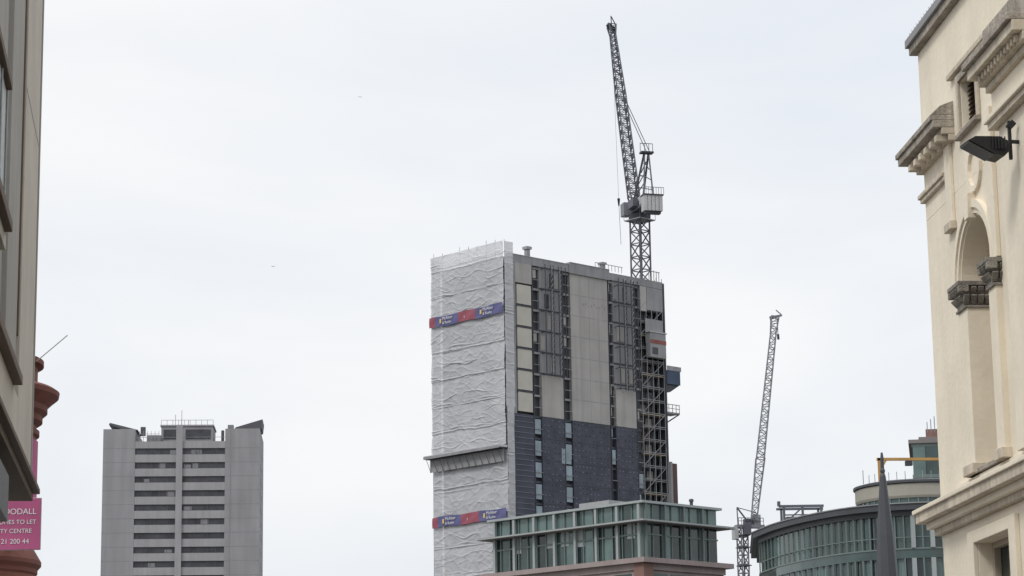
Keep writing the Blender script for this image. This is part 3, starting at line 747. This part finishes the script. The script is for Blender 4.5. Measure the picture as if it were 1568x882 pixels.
A.box("patterned_glass",'pattern',F,5.8,12,.0,.3,7.67,9.0)
for i in range(8): A.box("glass_bar",'frame',F,5.8+i*.8,5.84+i*.8,-.02,0,7.67,9.0)
A.box("window_head",'brownsill',F,5.8,12,-.06,.3,9.0,9.1); A.box("upper_glass",'teal3',F,6.0,12,.1,.3,9.1,13)
A.box("ledge",'wallgrey2',F,-.1,12,-.06,.3,5.57,5.62); A.box("ledge_fascia",'brownsill',F,-.12,12,-.12,.3,5.50,5.57)
A.box("soffit",'soffit',F,0,12,-.04,.9,5.40,5.50)
A.box("lower_wall",'slot',F,.6,12,.9,7,0,5.40); A.box("lower_pier",'soffit',F,4.2,5.0,.3,.9,0,5.40)
A.box("shop_fascia",'black',F,4.1,12,-.02,.25,4.68,5.18)
A.box("shopfront",'teal3',F,5.0,12,.7,.9,.5,4.6)
for zz in (9.95,13.2): A.box("joint",'wallgrey2',F,0,2.6,-.004,0,zz,zz+.03)
A.finish(bevel=.01)

# ------------------------------------------------------------------ red brick turreted building
A=Obj("red_brick_turret_building",(-14,62,0))
cx,cy=-14.26,61.5
NR=96
A.revolve("turret",'brick',cx,cy,[(2.02,0),(2.02,7.9)],NR); A.revolve("turret_upper",'brick',cx,cy,[(1.95,8.1),(1.95,11.4)],NR)
A.revolve("lower_cornice",'terracotta',cx,cy,[(2.02,7.40),(2.07,7.45),(2.07,7.55),(2.16,7.65),(2.16,7.75),(1.95,8.1)],NR)
A.revolve("cornice",'terracotta',cx,cy,[(1.95,11.25),(2.1,11.35),(2.1,11.5),(2.22,11.6),(2.22,11.75),(2.38,11.9),(2.50,12.0),(2.52,12.12),(2.4,12.2),(2.1,12.25)],NR)
A.revolve("attic_drum",'brick',cx,cy,[(1.95,12.25),(1.95,12.75)],NR); A.revolve("drum_cap",'terracotta',cx,cy,[(1.95,12.75),(2.10,12.82),(2.10,12.95),(1.8,13.1)],NR)
A.revolve("band",'terracotta',cx,cy,[(1.95,10.95),(2.03,11.0),(2.03,11.12),(1.95,11.17)],NR)
A.revolve("pink_banner",'pinkban',cx,cy,[(2.0,9.35),(2.0,10.85)],40,70,140,cap=False)
A.revolve("white_banner_edge",'white',cx,cy,[(2.0,9.27),(2.0,9.33)],40,70,140,cap=False)
A.box("wing_side",'brick',Frame(cx,cy,262,-8),1.0,16,-1.2,8,0,12.0)
A.box("wing_cornice",'terracotta',Frame(cx,cy,262,-8),1.4,16,-1.4,8.2,11.7,12.1)
A.beam("aerial",'steel',(-12.2,60.9,12.8),(-11.4,60.8,13.45),.010)
A.finish()
# flat letting board fixed to the turret
A=Obj("letting_sign",(-12.2,59,8.3))
A.box("board",'pinkban',WORLD,-12.85,-11.62,59.0,59.04,7.80,9.05)
A.box("board_edge",'white',WORLD,-12.865,-11.605,59.045,59.06,7.785,9.065)
for z_,t_,sz in ((8.66,"WOODALL",.25),(8.42,"HOMES TO LET",.15),(8.20,"CITY CENTRE",.15),(7.94,"0121 200 44",.17)):
    A.text("lettering",'white',t_,(-12.74,58.99,z_),90,sz,depth=.003,maxw=1.02)
A.beam("bracket",'darksteel',(-12.4,59.06,8.0),(-12.6,60.6,8.0),.03); A.beam("bracket",'darksteel',(-12.4,59.06,8.8),(-12.6,60.6,8.8),.03)
A.finish()

# ------------------------------------------------------------------ gulls
for (x,y,z,rz) in ((-60.6,600,134.6,.5),(-44.9,700,208.6,-.4)):
    g=Obj("gull",(x,y,z)); c=V((x,y,z)); r=dirv(90+math.degrees(rz)*.5)
    g.beam("body",'bird',c-V((0,.3,0)),c+V((0,.3,.05)),.10,.04)
    for sg in (-1,1):
        g.add("wing",'bird',[c+V((0,.12,.04)),c+V((0,-.12,.04)),c+r*sg*.35+V((0,0,.2)),c+r*sg*.6+V((0,.1,.12))],[(0,1,2,3)])
    g.finish()

# ------------------------------------------------------------------ sky, sun, camera
w=bpy.data.worlds.new("World"); scene.world=w; w.use_nodes=True
nt=w.node_tree; N=nt.nodes; Lk=nt.links; bg=N["Background"]
SE,SA=48,228
sky=N.new("ShaderNodeTexSky"); sky.sky_type='NISHITA'; sky.sun_disc=False; sky.sun_elevation=math.radians(SE); sky.sun_rotation=math.radians(SA)
sky.air_density=1.5; sky.dust_density=2
tc=N.new("ShaderNodeTexCoord")
mp=N.new("ShaderNodeMapping"); mp.inputs["Scale"].default_value=(1,1,2.2); Lk.new(tc.outputs["Generated"],mp.inputs["Vector"])
nz=N.new("ShaderNodeTexNoise"); nz.inputs["Scale"].default_value=3.6; nz.inputs["Detail"].default_value=5; nz.inputs["Roughness"].default_value=.48; nz.inputs["Distortion"].default_value=.35
Lk.new(mp.outputs[0],nz.inputs["Vector"])
cr_=N.new("ShaderNodeValToRGB"); cr_.color_ramp.elements[0].position=.34; cr_.color_ramp.elements[1].position=.66
cr_.color_ramp.elements[0].color=(8.1,8.6,9.3,1); cr_.color_ramp.elements[1].color=(9.9,9.92,10.0,1)
Lk.new(nz.outputs["Fac"],cr_.inputs[0])
sp=N.new("ShaderNodeSeparateXYZ"); Lk.new(tc.outputs["Generated"],sp.inputs[0])
mr=N.new("ShaderNodeMapRange"); mr.inputs["From Min"].default_value=.4; mr.inputs["From Max"].default_value=.95; mr.inputs["To Min"].default_value=1.0; mr.inputs["To Max"].default_value=1.9; mr.interpolation_type='SMOOTHSTEP'
Lk.new(sp.outputs[2],mr.inputs["Value"])
sc=N.new("ShaderNodeVectorMath"); sc.operation='SCALE'; Lk.new(cr_.outputs[0],sc.inputs[0]); Lk.new(mr.outputs[0],sc.inputs["Scale"])
mx=N.new("ShaderNodeMix"); mx.data_type='RGBA'; mx.inputs[0].default_value=.92
Lk.new(sky.outputs[0],mx.inputs[6]); Lk.new(sc.outputs[0],mx.inputs[7]); Lk.new(mx.outputs[2],bg.inputs[0]); bg.inputs[1].default_value=.1
sl=bpy.data.lights.new("sun",'SUN'); sl.energy=1.4; sl.angle=math.radians(14); sl.color=(1,.97,.92)
so=bpy.data.objects.new("sun",sl); scene.collection.objects.link(so)
to=-(dirv(SA)*math.cos(math.radians(SE))+V((0,0,math.sin(math.radians(SE)))))
so.rotation_euler=to.to_track_quat('-Z','Y').to_euler(); so.location=(-20,-20,60)
cd=bpy.data.cameras.new("camera"); cd.lens=85; cd.sensor_width=36; cd.clip_end=9000; cd.clip_start=.1
co=bpy.data.objects.new("camera",cd); scene.collection.objects.link(co); scene.camera=co
co.matrix_world=Matrix.Translation((0,0,1.7))@(Matrix.Rotation(math.pi/2+math.radians(11.9),4,'X')@Matrix.Rotation(math.radians(-.86),4,'Z'))
scene.view_settings.view_transform='Standard'; scene.view_settings.look='None'; scene.view_settings.exposure=0
